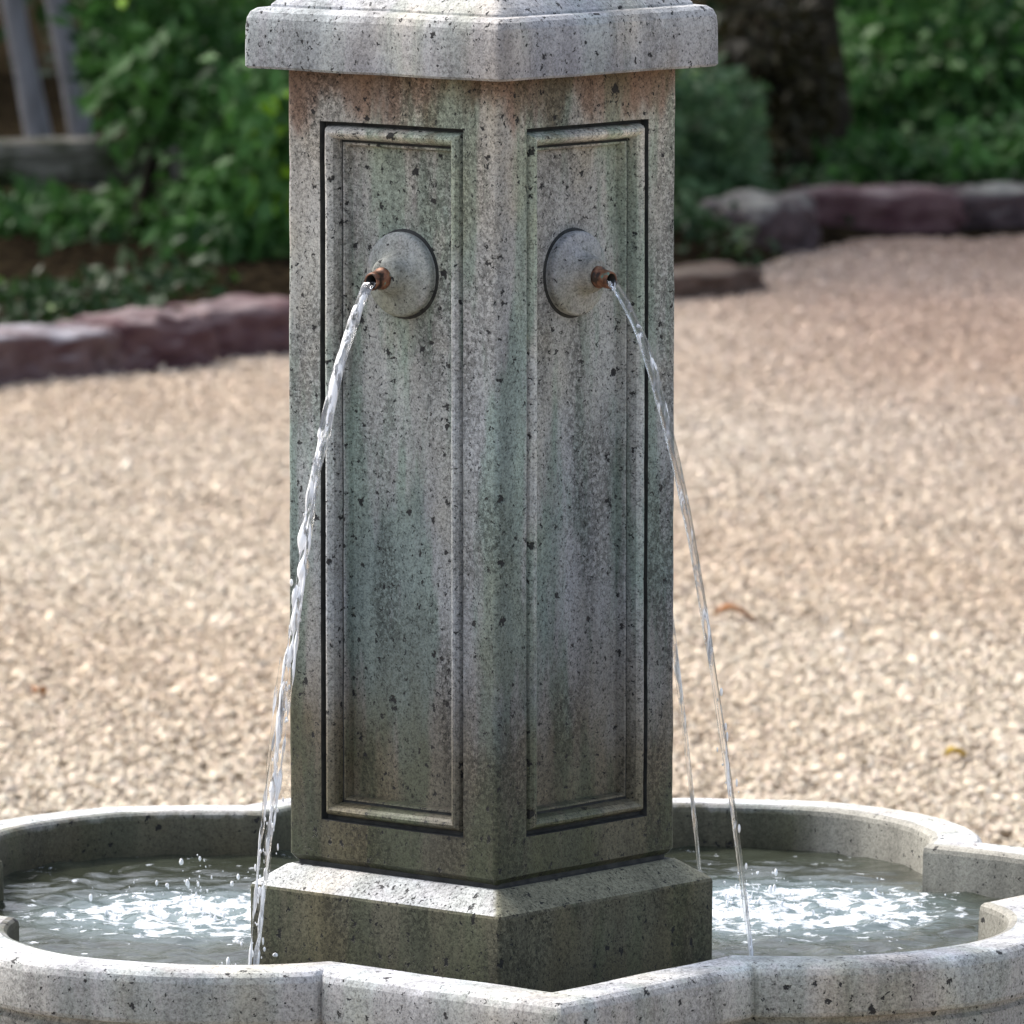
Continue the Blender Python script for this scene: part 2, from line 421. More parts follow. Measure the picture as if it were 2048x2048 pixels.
# face index k spans corner k-1 -> k : 0 = left/near, 1 = near/right, 2 = right/back, 3 = back/left
WATER_Z = -.245
def stream_pts(k, A=.72, B=3.0, zend=WATER_Z, n=220, off=(0, 0), q0=0.0):
    p, nn = spouts[k]; side = np.array([-nn[1], nn[0], 0]); out = []
    p = p - np.array([0, 0, .025])
    drop = p[2] - zend
    qe = (-A + math.sqrt(A * A + 4 * B * drop)) / (2 * B)
    for i in range(n + 1):
        tt = i / n; z = drop * (tt ** 1.3)
        qq = (-A + math.sqrt(A * A + 4 * B * z)) / (2 * B)
        c = p + nn * (qq + off[0] * tt) + side * off[1] * tt - np.array([0, 0, z]); out.append((c, side, nn, tt))
    return out
def stream_mesh(k, strands, A=.72, B=3.0, breaks=False, seed=1, **kw):
    V, F = [], []
    r_ = random.Random(seed)
    for (r0, r1, amp, ph, tw, a, b) in strands:
        pts = stream_pts(k, A=A, B=B, **kw); n = 10; m = len(pts)
        i0, i1 = int(a * (m - 1)), int(b * (m - 1)); base = len(V); cnt = 0
        for i in range(i0, i1 + 1):
            c, side, nn, tt = pts[i]
            spread = amp * min(1, tt * 3) * (1 - .4 * tt)
            off = side * math.sin(ph + tw * tt) * spread + nn * math.cos(ph + tw * tt) * spread * .6
            r = (r0 * (1 - tt) ** .7 + r1) * (1 + .22 * mnoise.noise(Vector((tt * 14, ph, seed))))
            if breaks and tt > .3: r *= max(.04, min(1.25, .62 + 2.2 * mnoise.noise(Vector((tt * 30, ph * 3, seed + 9))) * min(1, (tt - .3) * 5)))
            endf = min(1, (i - i0 + .25) / 4, (i1 - i + .25) / 4); r *= endf if a > 0 or b < 1 else 1
            for j in range(n):
                an = 2 * math.pi * j / n
                sq = 1 + .30 * mnoise.noise(Vector((math.cos(an) * 1.2, math.sin(an) * 1.2, ph + tt * 9)))
                pt = c + off + (side * math.cos(an) + nn * math.sin(an) * .8) * r * sq
                V.append(W(pt))
            cnt += 1
        for i in range(cnt - 1):
            for j in range(n):
                F.append((base + i * n + j, base + i * n + (j + 1) % n, base + (i + 1) * n + (j + 1) % n, base + (i + 1) * n + j))
    return V, F
V, F = stream_mesh(0, [(.026, .008, .012, .3, 4, 0, 1), (.020, .009, .024, 3.4, 4, 0, 1), (.006, .008, .045, 5.0, 5, .30, .97), (.005, .008, .060, 1.7, 4, .50, 1), (.004, .006, .075, 3.0, 3, .60, .96)], breaks=True, seed=4, A=.84, B=3.35)
s1_ = mesh_obj('water_stream', V, F, M_STREAM_FROTHY)
tag(s1_, 'white broken jet of water arching from the left spout into the basin', 'water stream', 'jets of water from the fountain spouts')
V, F = stream_mesh(1, [(.027, .006, .008, .3, 4, 0, 1), (.018, .005, .012, 3.4, 4, 0, 1)], seed=8, A=.84)
s2_ = mesh_obj('water_stream', V, F, M_STREAM)
tag(s2_, 'clear thin jet of water arching from the right spout past the column edge', 'water stream', 'jets of water from the fountain spouts')
V, F = stream_mesh(2, [(.024, .006, .006, .3, 4, 0, 1), (.012, .005, .010, 3.4, 4, 0, 1)], seed=12, A=.84)
s3_ = mesh_obj('water_stream', V, F, M_STREAM)
tag(s3_, 'short faint jet of water falling behind the right edge of the column', 'water stream', 'jets of water from the fountain spouts')

# --- basin
def outline(o, n=1440):
    h = RR / math.sqrt(2) + o; c = CC + o
    out = []
    a0 = A_BAS - math.pi / 4            # rotation of the square's face normals
    for i in range(n):
        th = 2 * math.pi * i / n
        best = 0
        ex, ey = math.cos(th), math.sin(th)
        m = 0
        for k in range(4):
            fa = A_BAS + math.pi / 4 + k * math.pi / 2
            nx, ny = math.cos(fa), math.sin(fa)
            d = ex * nx + ey * ny
            if d > 1e-6: m = max(m, d)
        best = h / m
        if c > 0:
            for k in range(4):
                fa = A_BAS + math.pi / 4 + k * math.pi / 2
                px, py = N0 * math.cos(fa), N0 * math.sin(fa)
                bq = ex * px + ey * py; disc = bq * bq - (N0 * N0 - c * c)
                if disc > 0: best = max(best, bq + math.sqrt(disc))
        if o > .24:                     # cast joint where each lobe meets the straight wall
            for k in range(4):
                for sg in (-1, 1):
                    dl = (th - (A_BAS + math.pi / 4 + k * math.pi / 2 + sg * math.radians(24.07)) + math.pi) % (2 * math.pi) - math.pi
                    best -= .030 * math.exp(-(dl / math.radians(.30)) ** 2)
        out.append((BX + ex * best, BY + ey * best))
    return out
def loft(profile, n=1440, wob=.006):
    V, F = [], []
    for (o, z) in profile:
        for (x, y) in outline(o, n):
            w = mnoise.noise(Vector((x * 2.2, y * 2.2, z * 3))) * wob
            V.append(W((x * (1 + w * .5), y * (1 + w * .5), z + (mnoise.noise(Vector((x * 1.7 + 5, y * 1.7, 3))) * wob if z > -1 else 0))))
    for i in range(len(profile) - 1):
        for j in range(n):
            F.append((i * n + j, i * n + (j + 1) % n, (i + 1) * n + (j + 1) % n, (i + 1) * n + j))
    return V, F
n = 1440
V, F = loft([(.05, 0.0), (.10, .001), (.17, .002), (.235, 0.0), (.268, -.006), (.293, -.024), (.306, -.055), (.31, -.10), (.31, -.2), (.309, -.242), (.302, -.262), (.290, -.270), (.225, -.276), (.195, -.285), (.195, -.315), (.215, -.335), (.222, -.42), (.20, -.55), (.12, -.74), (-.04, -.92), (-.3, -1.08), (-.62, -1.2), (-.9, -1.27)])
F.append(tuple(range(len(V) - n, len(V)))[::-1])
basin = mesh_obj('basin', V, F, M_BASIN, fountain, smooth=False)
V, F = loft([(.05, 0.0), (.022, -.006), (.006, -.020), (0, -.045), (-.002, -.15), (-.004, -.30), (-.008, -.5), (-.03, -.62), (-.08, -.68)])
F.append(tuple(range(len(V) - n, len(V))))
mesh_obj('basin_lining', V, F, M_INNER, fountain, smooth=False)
V, F = ring_stack([(1.75, -2.9), (1.75, -2.62), (1.70, -2.56), (1.45, -2.48), (1.38, -2.40), (1.30, -1.55), (1.36, -1.45), (1.62, -1.36), (1.68, -1.262)], a=A_BAS, rad=.04, cx=BX, cy=BY, wob=.004)
mesh_obj('pedestal', V, F, M_BASIN, fountain, smooth=False)

# --- water in the basin
t = NT('basin_water')
land = []
for k in range(4):
    p = stream_pts(k, A=.84)[-1][0]; land.append(p)
X = t.xyz()
near = None
# churning patches where the jets fall (centre x, centre y, radius x, radius y) in units
churn = [(-1.52, 1.55, 1.05, 1.05), (1.55, 1.75, 1.25, 1.2), (land[0][0], land[0][1], .5, .5), (land[1][0], land[1][1], .55, .55)]
for (cx, cy, rx, ry) in churn:
    dx = t.math('DIVIDE', t.math('SUBTRACT', X[0], cx * S), rx * S); dy = t.math('DIVIDE', t.math('SUBTRACT', X[1], cy * S), ry * S)
    dd = t.math('SQRT', t.math('ADD', t.math('MULTIPLY', dx, dx), t.math('MULTIPLY', dy, dy)))
    v = t.math('SUBTRACT', 1.0, dd, clamp=True)
    near = v if near is None else t.math('MAXIMUM', near, v)
fn = t.noise(1.0, vec=t.mapping(scale=(42, 46, 1)), detail=6, rough=.72, dist=.35)
rg_ = None
for (cx, cy, rx, ry) in churn[:2]:
    dd = t.math('SQRT', t.math('ADD', t.math('POWER', t.math('SUBTRACT', X[0], cx * S), 2.0), t.math('POWER', t.math('SUBTRACT', X[1], cy * S), 2.0)))
    w_ = t.math('SINE', t.math('ADD', t.math('MULTIPLY', dd, 330.0), t.math('MULTIPLY', t.noise(25, detail=2), 9.0)))
    rg_ = w_ if rg_ is None else t.math('MAXIMUM', rg_, w_)
fn = t.math('ADD', fn, t.math('MULTIPLY', rg_, .05))
fo = t.math('ADD', t.math('MULTIPLY', t.math('MINIMUM', near, .55), .34), t.math('MULTIPLY', fn, 1.0))
foam = t.ramp(fo, [(.665, 0.0), (.715, 1.0)])
teal = t.ramp(near, [(0, 0.0), (.5, 1.0)])
mur = t.mix(t.ramp(t.noise(14, detail=3), [(.4, 0.0), (.6, 1.0)]), (.026, .030, .020), (.045, .052, .038))
wc = t.mix(teal, mur, (.11, .155, .16))
wc = t.mix(foam, wc, (.56, .60, .64))
nb = t.bump(t.noise(1.0, vec=t.mapping(scale=(60, 85, 1)), detail=4, rough=.6, dist=.6), .35, .004)
M_WATER = t.set(Base_Color=wc, Roughness=t.ramp(foam, [(0, .04), (1, .5)]), IOR=1.33, Specular_IOR_Level=.5, Normal=nb)
st = .02
xs = np.arange(-3.6, 3.6, st); ys = np.arange(-2.6, 5.2, st)
ol = np.array(outline(.06)); oth = np.arctan2(ol[:, 1] - BY, ol[:, 0] - BX); orr = np.hypot(ol[:, 0] - BX, ol[:, 1] - BY)
srt = np.argsort(oth); oth, orr = oth[srt], orr[srt]
GX, GY = np.meshgrid(xs, ys)
th = np.arctan2(GY - BY, GX - BX); rr = np.hypot(GX - BX, GY - BY)
inside = rr < np.interp(th, oth, orr, period=2 * np.pi)
H = np.zeros_like(GX)
for i, (cx, cy, rx, ry) in enumerate(churn):
    d = np.hypot(GX - cx, GY - cy)
    H += .012 * np.sin(d * 26 + i) * np.exp(-d * 1.1)
for i in range(60):
    ang = nrg.uniform(0, 2 * np.pi); fr = nrg.uniform(11, 40); ph = nrg.uniform(0, 6.28)
    cx, cy = nrg.uniform(-.5, .5, 2)
    H += .020 / fr * np.sin((GX * np.cos(ang) + GY * np.sin(ang)) * fr + ph + 1.5 * np.sin(GX * 1.3 + i) + 1.2 * np.cos(GY * 1.1 + i))
lump = np.zeros_like(GX)
for (cx, cy, rx, ry) in churn:
    lump = np.maximum(lump, np.clip(1 - np.hypot((GX - cx) / rx, (GY - cy) / ry), 0, 1))
nz = np.zeros_like(GX)
for i in range(40):
    ang = nrg.uniform(0, 2 * np.pi); fr = nrg.uniform(10, 34); ph = nrg.uniform(0, 6.28)
    nz += np.sin((GX * np.cos(ang) + GY * np.sin(ang)) * fr + ph + 2 * np.sin(GY * 2.2 + i)) / 8
H += lump ** 1.2 * (.012 * nz)
idx = -np.ones(GX.shape, int); idx[inside] = np.arange(inside.sum())
Vw = np.stack([GX[inside] * S, GY[inside] * S, (WATER_Z + H[inside] + GZ) * S], 1)
a, b, c, d = idx[:-1, :-1], idx[:-1, 1:], idx[1:, 1:], idx[1:, :-1]
ok = (a >= 0) & (b >= 0) & (c >= 0) & (d >= 0)
Fw = np.stack([a[ok], b[ok], c[ok], d[ok]], 1)
wo = link('basin_water', big_mesh('basin_water', Vw, Fw, M_WATER, smooth=True)); tag(wo, kind='structure')

# --- splash drops thrown up where the jets land
icoV = []; ph = (1 + 5 ** .5) / 2
for s1 in (-1, 1):
    for s2 in (-1, 1): icoV += [(0, s1, s2 * ph), (s1, s2 * ph, 0), (s2 * ph, 0, s1)]
icoV = np.array(icoV, float); icoV /= np.linalg.norm(icoV[0])
icoF = []
for i in range(12):
    for j in range(i + 1, 12):
        for k in range(j + 1, 12):
            dm = [np.linalg.norm(icoV[a] - icoV[b]) for a, b in ((i, j), (j, k), (i, k))]
            if max(dm) < 1.1:
                f = (i, j, k)
                nn = np.cross(icoV[j] - icoV[i], icoV[k] - icoV[i])
                if np.dot(nn, icoV[i]) < 0: f = (i, k, j)
                icoF.append(f)
icoF = np.array(icoF)
# subdivided icosphere for drops
def subdiv(V, F):
    V = list(map(tuple, V)); cache = {}; out = []
    def mid(a, b):
        key = (min(a, b), max(a, b))
        if key not in cache:
            m = (np.array(V[a]) + np.array(V[b])) / 2; m /= np.linalg.norm(m); V.append(tuple(m)); cache[key] = len(V) - 1
        return cache[key]
    for a, b, c in F:
        x, y, z = mid(a, b), mid(b, c), mid(a, c); out += [(a, x, z), (b, y, x), (c, z, y), (x, y, z)]
    return np.array(V), np.array(out)
sV, sF = subdiv(icoV, icoF)
def drops(cx, cy, rad, n, hmax, smin, smax, seed):
    g = np.random.default_rng(seed); Vs, Fs = [], []
    for i in range(n):
        r = abs(g.normal(0, rad)); a = g.uniform(0, 6.28); h = hmax * g.uniform(0, 1) ** 2.2 * math.exp(-r / (rad * 2))
        s = smin * .7 + (smax - smin * .7) * g.random() ** 3
        x, y = cx + r * math.cos(a), cy + r * math.sin(a)
        if math.hypot(x - BX, y - BY) > np.interp(math.atan2(y - BY, x - BX), oth, orr, period=2 * np.pi) - .1: continue
        P = sV * s * np.array([g.uniform(.7, 1.2), 1, g.uniform(.7, 2.4)]) * (1 + .10 * np.sin(sV[:, [2, 0, 1]] * g.uniform(2, 5) + i)) + np.array([x, y, WATER_Z + h + .01])
        Fs.append(sF + len(Vs) * len(sV)); Vs.append(P)
    Vs = np.concatenate(Vs); Fs = np.concatenate(Fs)
    Vs = Vs * S; Vs[:, 2] += GZ * S
    return Vs, Fs
parts = [drops(-1.50, 1.5, .38, 130, .34, .004, .012, 1), drops(1.45, 1.75, .5, 140, .22, .004, .012, 2), drops(land[0][0] + .25, land[0][1] + .2, .35, 90, .16, .004, .010, 6), drops(land[0][0], land[0][1], .22, 70, .5, .006, .016, 3), drops(land[1][0], land[1][1], .2, 30, .2, .005, .012, 4)]
def beads(k, n, t0, seed):
    g = np.random.default_rng(seed); pts = stream_pts(k, A=.84, B=3.35 if k == 0 else 3.0); Vs, Fs = [], []
    for i in range(n):
        tt = t0 + (1 - t0) * g.random(); c, side, nn, _ = pts[int(tt * (len(pts) - 1))]
        c = c + side * g.normal(0, .028) * tt + nn * g.normal(0, .03) * tt + np.array([0, 0, g.normal(0, .02)])
        s_ = .003 + .007 * g.random() ** 3
        Vs.append((sV * s_ * np.array([1, 1, g.uniform(1.2, 4)]) + c) * S + np.array([0, 0, GZ * S])); Fs.append(sF + i * len(sV))
    return np.concatenate(Vs), np.concatenate(Fs)
parts += [beads(0, 110, .25, 21), beads(1, 25, .55, 22)]
Vd, Fd, off = [], [], 0
for v_, f_ in parts: Vd.append(v_); Fd.append(f_ + off); off += len(v_)
do = link('splash_drops', big_mesh('splash_drops', np.concatenate(Vd), np.concatenate(Fd), M_DROPS, smooth=True))
tag(do, 'small bright drops of water splashing above the pool in the basin', 'splash', kind='stuff')

# ------------------------------------------------------------------ ground
t = NT('ground_earth')
M_EARTH = t.set(Base_Color=t.mix(t.noise(3, detail=6), (.014, .012, .008), (.025, .025, .014)), Roughness=1.0, Specular_IOR_Level=0.0, Normal=t.bump(t.noise(30, detail=5), .6, .02))
t = NT('gravel_bed')
v = t.vor(115); cc_ = t.xyz(v.outputs['Color'])
g = t.ramp(cc_[0], [(0, (.22, .18, .14)), (.35, (.40, .335, .26)), (.7, (.50, .43, .34)), (1, (.60, .53, .43))])
g = t.mix(t.ramp(v.outputs['Distance'], [(.25, 0.0), (.75, 1.0)]), g, (.10, .075, .055))
M_GBED = t.set(Base_Color=g, Roughness=.9, Normal=t.bump(v.outputs['Distance'], 1.0, -.006))
t = NT('mulch')
v = t.vor(60, vec=t.mapping(scale=(1, .5, 1)))
g = t.ramp(t.xyz(v.outputs['Color'])[0], [(0, (.009, .007, .005)), (.6, (.018, .014, .009)), (1, (.045, .034, .02))])
M_MULCH = t.set(Base_Color=g, Roughness=1.0, Specular_IOR_Level=0.0, Normal=t.bump(t.noise(70, detail=5), 1.0, .02))

def sheet(name, pts, z, mat):
    o = mesh_obj(name, [(p[0], p[1], z) for p in pts], [tuple(range(len(pts)))], mat, smooth=False); tag(o, kind='structure'); return o
sheet('ground', [(-250, -250), (250, -250), (250, 250), (-250, 250)], 0, M_EARTH)
# edge between gravel and planting bed, traced on the ground
edge_px = [(-900, 850), (-400, 812), (0, 782), (290, 752), (560, 715), (800, 672), (1100, 640), (1350, 604), (1520, 545), (1640, 500), (1900, 488), (2060, 484), (2500, 470), (3000, 455)]
edge = [on_ground(*p) for p in edge_px]
ex = [p.x for p in edge]; ey = [p.y for p in edge]
def edge_y(x): return float(np.interp(x, ex, ey))
gp = [(-9, -9), (9, -9), (9, edge[-1].y)] + [(p.x, p.y) for p in reversed(edge)] + [(-9, edge[0].y)]
sheet('gravel_bed', gp, .004, M_GBED)
# planting bed: rises gently behind the stones
bx_ = np.linspace(-9, 9, 90); V, F = [], []
rows = 26
for j in range(rows):
    for x in bx_:
        y0 = edge_y(x); yy = y0 - .02 + j * .55
        V.append((x, yy, .006 + min(.05, j * .05) + (mnoise.noise(Vector((x * 1.5, yy * 1.5, 0))) * .03 + .03 if j else 0)))
nb_ = len(bx_)
for j in range(rows - 1):
    for i in range(nb_ - 1):
        k = j * nb_ + i; F.append((k, k + 1, k + nb_ + 1, k + nb_))
pb = mesh_obj('planting_bed', V, F, M_MULCH); tag(pb, kind='structure')

# gravel chips: angular little stones lying over each other
t = NT('gravel_chips')
at = t.n('ShaderNodeAttribute'); at.attribute_name = 'tint'
M_CHIP = t.set(Base_Color=t.mix(.5, at.outputs['Color'], t.mix(1.0, at.outputs['Color'], t.ramp(t.noise(300, detail=2), [(.3, .8), (.7, 1.2)]), 'MULTIPLY')), Roughness=.9, Specular_IOR_Level=.15)
def chips(N, xr, yr, seed, smin=.0032, smax=.0066):
    g = np.random.default_rng(seed)
    x = g.uniform(xr[0], xr[1], N); y = g.uniform(yr[0], yr[1], N)
    keep = y < np.interp(x, ex, ey) + .02
    # not inside the pedestal's footprint
    keep &= np.hypot(x, y - BY * S) > .2
    x, y = x[keep], y[keep]; N = len(x)
    octa = np.array([(1, 0, 0), (-1, 0, 0), (0, 1, 0), (0, -1, 0), (0, 0, 1), (0, 0, -1)], float)
    of = np.array([(0, 2, 4), (2, 1, 4), (1, 3, 4), (3, 0, 4), (2, 0, 5), (1, 2, 5), (3, 1, 5), (0, 3, 5)])
    P = octa[None] + g.uniform(-.38, .38, (N, 6, 3))
    s = g.uniform(smin, smax, N) * (1 + (g.random(N) > .97) * .8)
    P = P * (s[:, None, None] * g.uniform(.7, 1.3, (N, 1, 3))); P[:, :, 2] *= .72
    a = g.uniform(0, 2 * np.pi, N); ca, sa = np.cos(a)[:, None], np.sin(a)[:, None]
    X_, Y_ = P[:, :, 0] * ca - P[:, :, 1] * sa, P[:, :, 0] * sa + P[:, :, 1] * ca
    tl = g.normal(0, .35, N)[:, None]; Z_ = P[:, :, 2] + Y_ * tl
    und = .004 * np.sin(x * 5.1) * np.cos(y * 3.3) + .003 * np.sin(x * 13 + y * 9)
    zc = .005 + und.clip(0) + g.uniform(.0, .008, N)
    Vv = np.stack([X_ + x[:, None], Y_ + y[:, None], Z_ + zc[:, None]], 2).reshape(-1, 3)
    Ff = (of[None] + (np.arange(N) * 6)[:, None, None]).reshape(-1, 3)
    pal = np.array([(.52, .43, .32), (.60, .52, .40), (.46, .37, .28), (.56, .46, .38), (.68, .62, .52), (.42, .33, .26), (.56, .45, .38), (.32, .25, .21), (.52, .50, .46)]) * 1.13
    pal = pal * .62 + np.array([.60, .515, .425]) * .38
    pal = (pal * .72 + np.array([.55, .47, .38]) * .28) * np.array([1.13, 1.145, 1.13])
    pr = np.array([.24, .2, .13, .14, .09, .07, .07, .03, .03])
    ci = g.choice(len(pal), N, p=pr); c = pal[ci] * g.uniform(.85, 1.12, (N, 1))
    c = c * (1 + .10 * (np.sin(x * 2.1 + 1.3 * np.sin(y * 1.1)) * np.sin(y * 1.7 + x))[:, None] * np.array([.6, 1, 1.3]))
    # tree shade on the far side, strongest at right, put into dirtier, pinker chips
    far = np.clip((y - 4.6) / 6.0, 0, 1) ** 1.2 * np.interp(x, [-1.0, .3, .8], [.45, .8, 1.25])
    c = c * (1 - far[:, None] * np.array([.27, .34, .33]))
    T = np.concatenate([np.repeat(c, 6, 0), np.ones((N * 6, 1))], 1)
    return Vv, Ff, T
A_ = chips(430000, (-1.75, 1.75), (2.4, 13.2), 5)
B_ = chips(60000, (-2.6, 2.6), (-1.8, 2.4), 6, .006, .010)
Vg = np.concatenate([A_[0], B_[0]]); Fg = np.concatenate([A_[1], B_[1] + len(A_[0])]); Tg = np.concatenate([A_[2], B_[2]])
go = link('gravel', big_mesh('gravel', Vg, Fg, M_CHIP, Tg)); tag(go, 'beige and pinkish gravel chips spread behind and around the fountain', 'gravel', kind='stuff')

# fallen leaves
t = NT('dry_leaf'); M_DRY = t.set(Base_Color=t.ramp(t.noise(60), [(.3, (.22, .075, .03)), (.7, (.42, .20, .06))]), Roughness=.7)
t = NT('yellow_leaf'); M_YEL = t.set(Base_Color=(.50, .34, .05), Roughness=.6)
def fallen(u, v, L, mat, rot, lab):
    p = on_ground(u, v, .016); V, F = [], []
    n = 8
    for i in range(n + 1):
        s_ = i / n; w = L * .26 * math.sin(math.pi * min(1, s_ * .94 + .04)) ** .8
        for sd_ in (-1, 0, 1):
            x = (s_ - .5) * L; y = sd_ * w; z = .012 * abs(sd_) + .018 * math.sin(s_ * 4) * L / .06
            V.append((p.x + x * math.cos(rot) - y * math.sin(rot), p.y + x * math.sin(rot) + y * math.cos(rot), p.z + z * .6))
    for i in range(n):
        for j in range(2): F.append((i * 3 + j, i * 3 + j + 1, i * 3 + j + 4, i * 3 + j + 3))
    o = mesh_obj('fallen_leaf', V, F, mat); m = o.modifiers.new('thick', 'SOLIDIFY'); m.thickness = .0008
    tag(o, lab, 'leaf', 'fallen leaves on the gravel')
fallen(1468, 1235, .062, M_DRY, .1, 'curled rust brown leaf lying on the gravel right of the column')
fallen(1912, 1514, .034, M_YEL, .5, 'yellow leaf on the gravel above the right rim of the basin')
fallen(78, 1390, .036, M_DRY, 1.2, 'small brown leaf on the gravel left of the column')

# ------------------------------------------------------------------ edging stones
def rock_mat(name, c1, c2, c3):
    t = NT(name)
    c = t.mix(t.ramp(t.noise(16, detail=5), [(.35, 0.0), (.65, 1.0)]), c1, c2)
    up = t.xyz(t.geo.outputs['Normal'])[2]
    c = t.mix(t.math('MULTIPLY', t.ramp(t.noise(9, detail=4), [(.4, 0.0), (.6, 1.0)]), t.maprange(up, .3, .9)), c, c3)
    return t.set(Base_Color=c, Roughness=.9, Specular_IOR_Level=.15, Normal=t.bump(t.noise(40, detail=6), .8, .01))
M_R1 = rock_mat('maroon_rock', (.072, .036, .042), (.125, .078, .082), (.24, .19, .19))
M_R2 = rock_mat('grey_rock', (.040, .030, .034), (.095, .070, .074), (.24, .24, .22))
M_R3 = rock_mat('pale_rock', (.085, .048, .050), (.15, .105, .105), (.34, .33, .36))
M_R4 = rock_mat('brown_rock', (.06, .04, .032), (.12, .085, .07), (.14, .12, .10))
def rock(u0, u1, vb, vt, mat, lab, seed, depth=.17, tilt=0.0):
    """a worn edging block whose front foot runs from u0 to u1 on image row vb, top at row vt"""
    p0 = on_ground(u0, vb + tilt); p1 = on_ground(u1, vb - tilt); mid = (p0 + p1) / 2
    half = (p1 - p0).length / 2; dist = (mid - CAM).length
    h = (vb - vt) / FPX * dist * 1.0
    h = max(h - depth * .09, .03)
    ang = math.atan2(p1.y - p0.y, p1.x - p0.x)
    V, F = subdiv(*subdiv(*subdiv(sV, sF))); V = V.copy()
    ex_ = 7.0
    nrmz = (np.abs(V) ** ex_).sum(1) ** (-1 / ex_); V = V * nrmz[:, None]
    out = []
    for v_ in V:
        q_ = Vector(v_); nz_ = mnoise.noise(q_ * 1.3 + Vector((seed, 0, 0))) * .16 + mnoise.noise(q_ * 2.9 + Vector((seed, 5, 0))) * .10 + abs(mnoise.noise(q_ * 5.5 + Vector((seed, 2, 7)))) * .07
        q_ *= 1 + nz_
        x = q_.x * half * 1.10; y = (q_.y + 1) * depth / 2; z = (q_.z + .55) * h / 1.55
        out.append((mid.x + x * math.cos(ang) - y * math.sin(ang), mid.y + x * math.sin(ang) + y * math.cos(ang), z))
    o = mesh_obj('edging_stone', out, F.tolist(), mat); tag(o, lab, 'stone', 'stones edging the gravel')
rock(-330, -60, 800, 690, M_R1, 'maroon edging stone at the far left edge of the frame', 21)
rock(-80, 205, 776, 655, M_R3, 'pinkish edging stone with a pale top at the left edge of the photo', 3, tilt=12)
rock(190, 300, 758, 640, M_R3, 'pale lavender topped edging stone second from the left edge', 5, tilt=4)
rock(268, 436, 750, 618, M_R1, 'dark maroon edging stone in the middle of the left row', 8, tilt=8)
rock(426, 640, 722, 596, M_R1, 'brownish maroon edging stone touching the left side of the column', 12, tilt=8)
rock(1330, 1535, 604, 528, M_R4, 'low dark brown edging stone just right of the column', 17, tilt=12)
rock(1530, 1640, 518, 385, M_R2, 'mossy grey edging stone right of the low brown one', 31, tilt=8)
rock(1620, 1905, 487, 368, M_R1, 'long maroon edging stone in the right row', 26, tilt=3)
rock(1895, 2120, 478, 368, M_R2, 'dark grey edging stone at the right edge of the photo', 37, tilt=3)
rock(2110, 2350, 470, 350, M_R1, 'maroon edging stone past the right edge', 41, tilt=3)
o_top = None

# ------------------------------------------------------------------ plants behind
def leaf_mat(name, c1, c2, c3, bright=.12):
    t = NT(name)
    at = t.n('ShaderNodeAttribute'); at.attribute_name = 'tint'
    r = t.xyz(at.outputs['Color'])
    c = t.mix(t.ramp(r[0], [(0, 0.0), (.8, 1.0)]), c1, c2)
    c = t.mix(t.ramp(r[1], [(1 - bright, 0.0), (1 - bright + .03, 1.0)]), c, c3)
    t.set(Base_Color=c, Roughness=.5, Specular_IOR_Level=.25)
    tr = t.n('ShaderNodeBsdfTranslucent'); t.put(tr.inputs[0], c)
    ms = t.n('ShaderNodeMixShader'); ms.inputs[0].default_value = .3
    t.put(ms.inputs[1], t.b.outputs[0]); t.put(ms.inputs[2], tr.outputs[0]); t.put(t.out.inputs[0], ms.outputs[0])
    return t.m
M_LEAF = leaf_mat('shrub_leaf', (.012, .045, .010), (.075, .19, .045), (.26, .48, .02), .18)
M_LEAF2 = leaf_mat('greyish_leaf', (.030, .070, .030), (.095, .18, .080), (.20, .32, .10), .10)
M_LEAF3 = leaf_mat('hedge_leaf', (.010, .028, .008), (.028, .062, .018), (.08, .16, .02), .05)
M_LEAFD = leaf_mat('olive_brown_leaf', (.014, .012, .006), (.045, .040, .016), (.12, .11, .02), .06)
t = NT('pale_bark'); M_BARKP = t.set(Base_Color=t.ramp(t.noise(1.0, vec=t.mapping(scale=(40, 40, 6)), detail=4), [(.3, (.10, .10, .105)), (.7, (.23, .23, .25))]), Roughness=.85, Normal=t.bump(t.noise(1.0, vec=t.mapping(scale=(60, 60, 10)), detail=4), .8, .01))
t = NT('dark_bark'); M_BARKD = t.set(Base_Color=t.ramp(t.noise(1.0, vec=t.mapping(scale=(40, 40, 6)), detail=4), [(.3, (.014, .011, .008)), (.7, (.045, .038, .026))]), Roughness=.9, Specular_IOR_Level=.1, Normal=t.bump(t.noise(1.0, vec=t.mapping(scale=(50, 50, 9)), detail=4), 1.0, .02))
t = NT('weathered_timber'); M_TIMB = t.set(Base_Color=t.mix(t.ramp(t.noise(8, detail=3), [(.45, 0.0), (.62, 1.0)]), t.ramp(t.noise(1.0, vec=t.mapping(scale=(7, 70, 70)), detail=4), [(.3, (.13, .12, .10)), (.7, (.31, .295, .26))]), (.050, .060, .030)), Roughness=.9, Specular_IOR_Level=.1, Normal=t.bump(t.noise(1.0, vec=t.mapping(scale=(9, 90, 90)), detail=4), .8, .01))

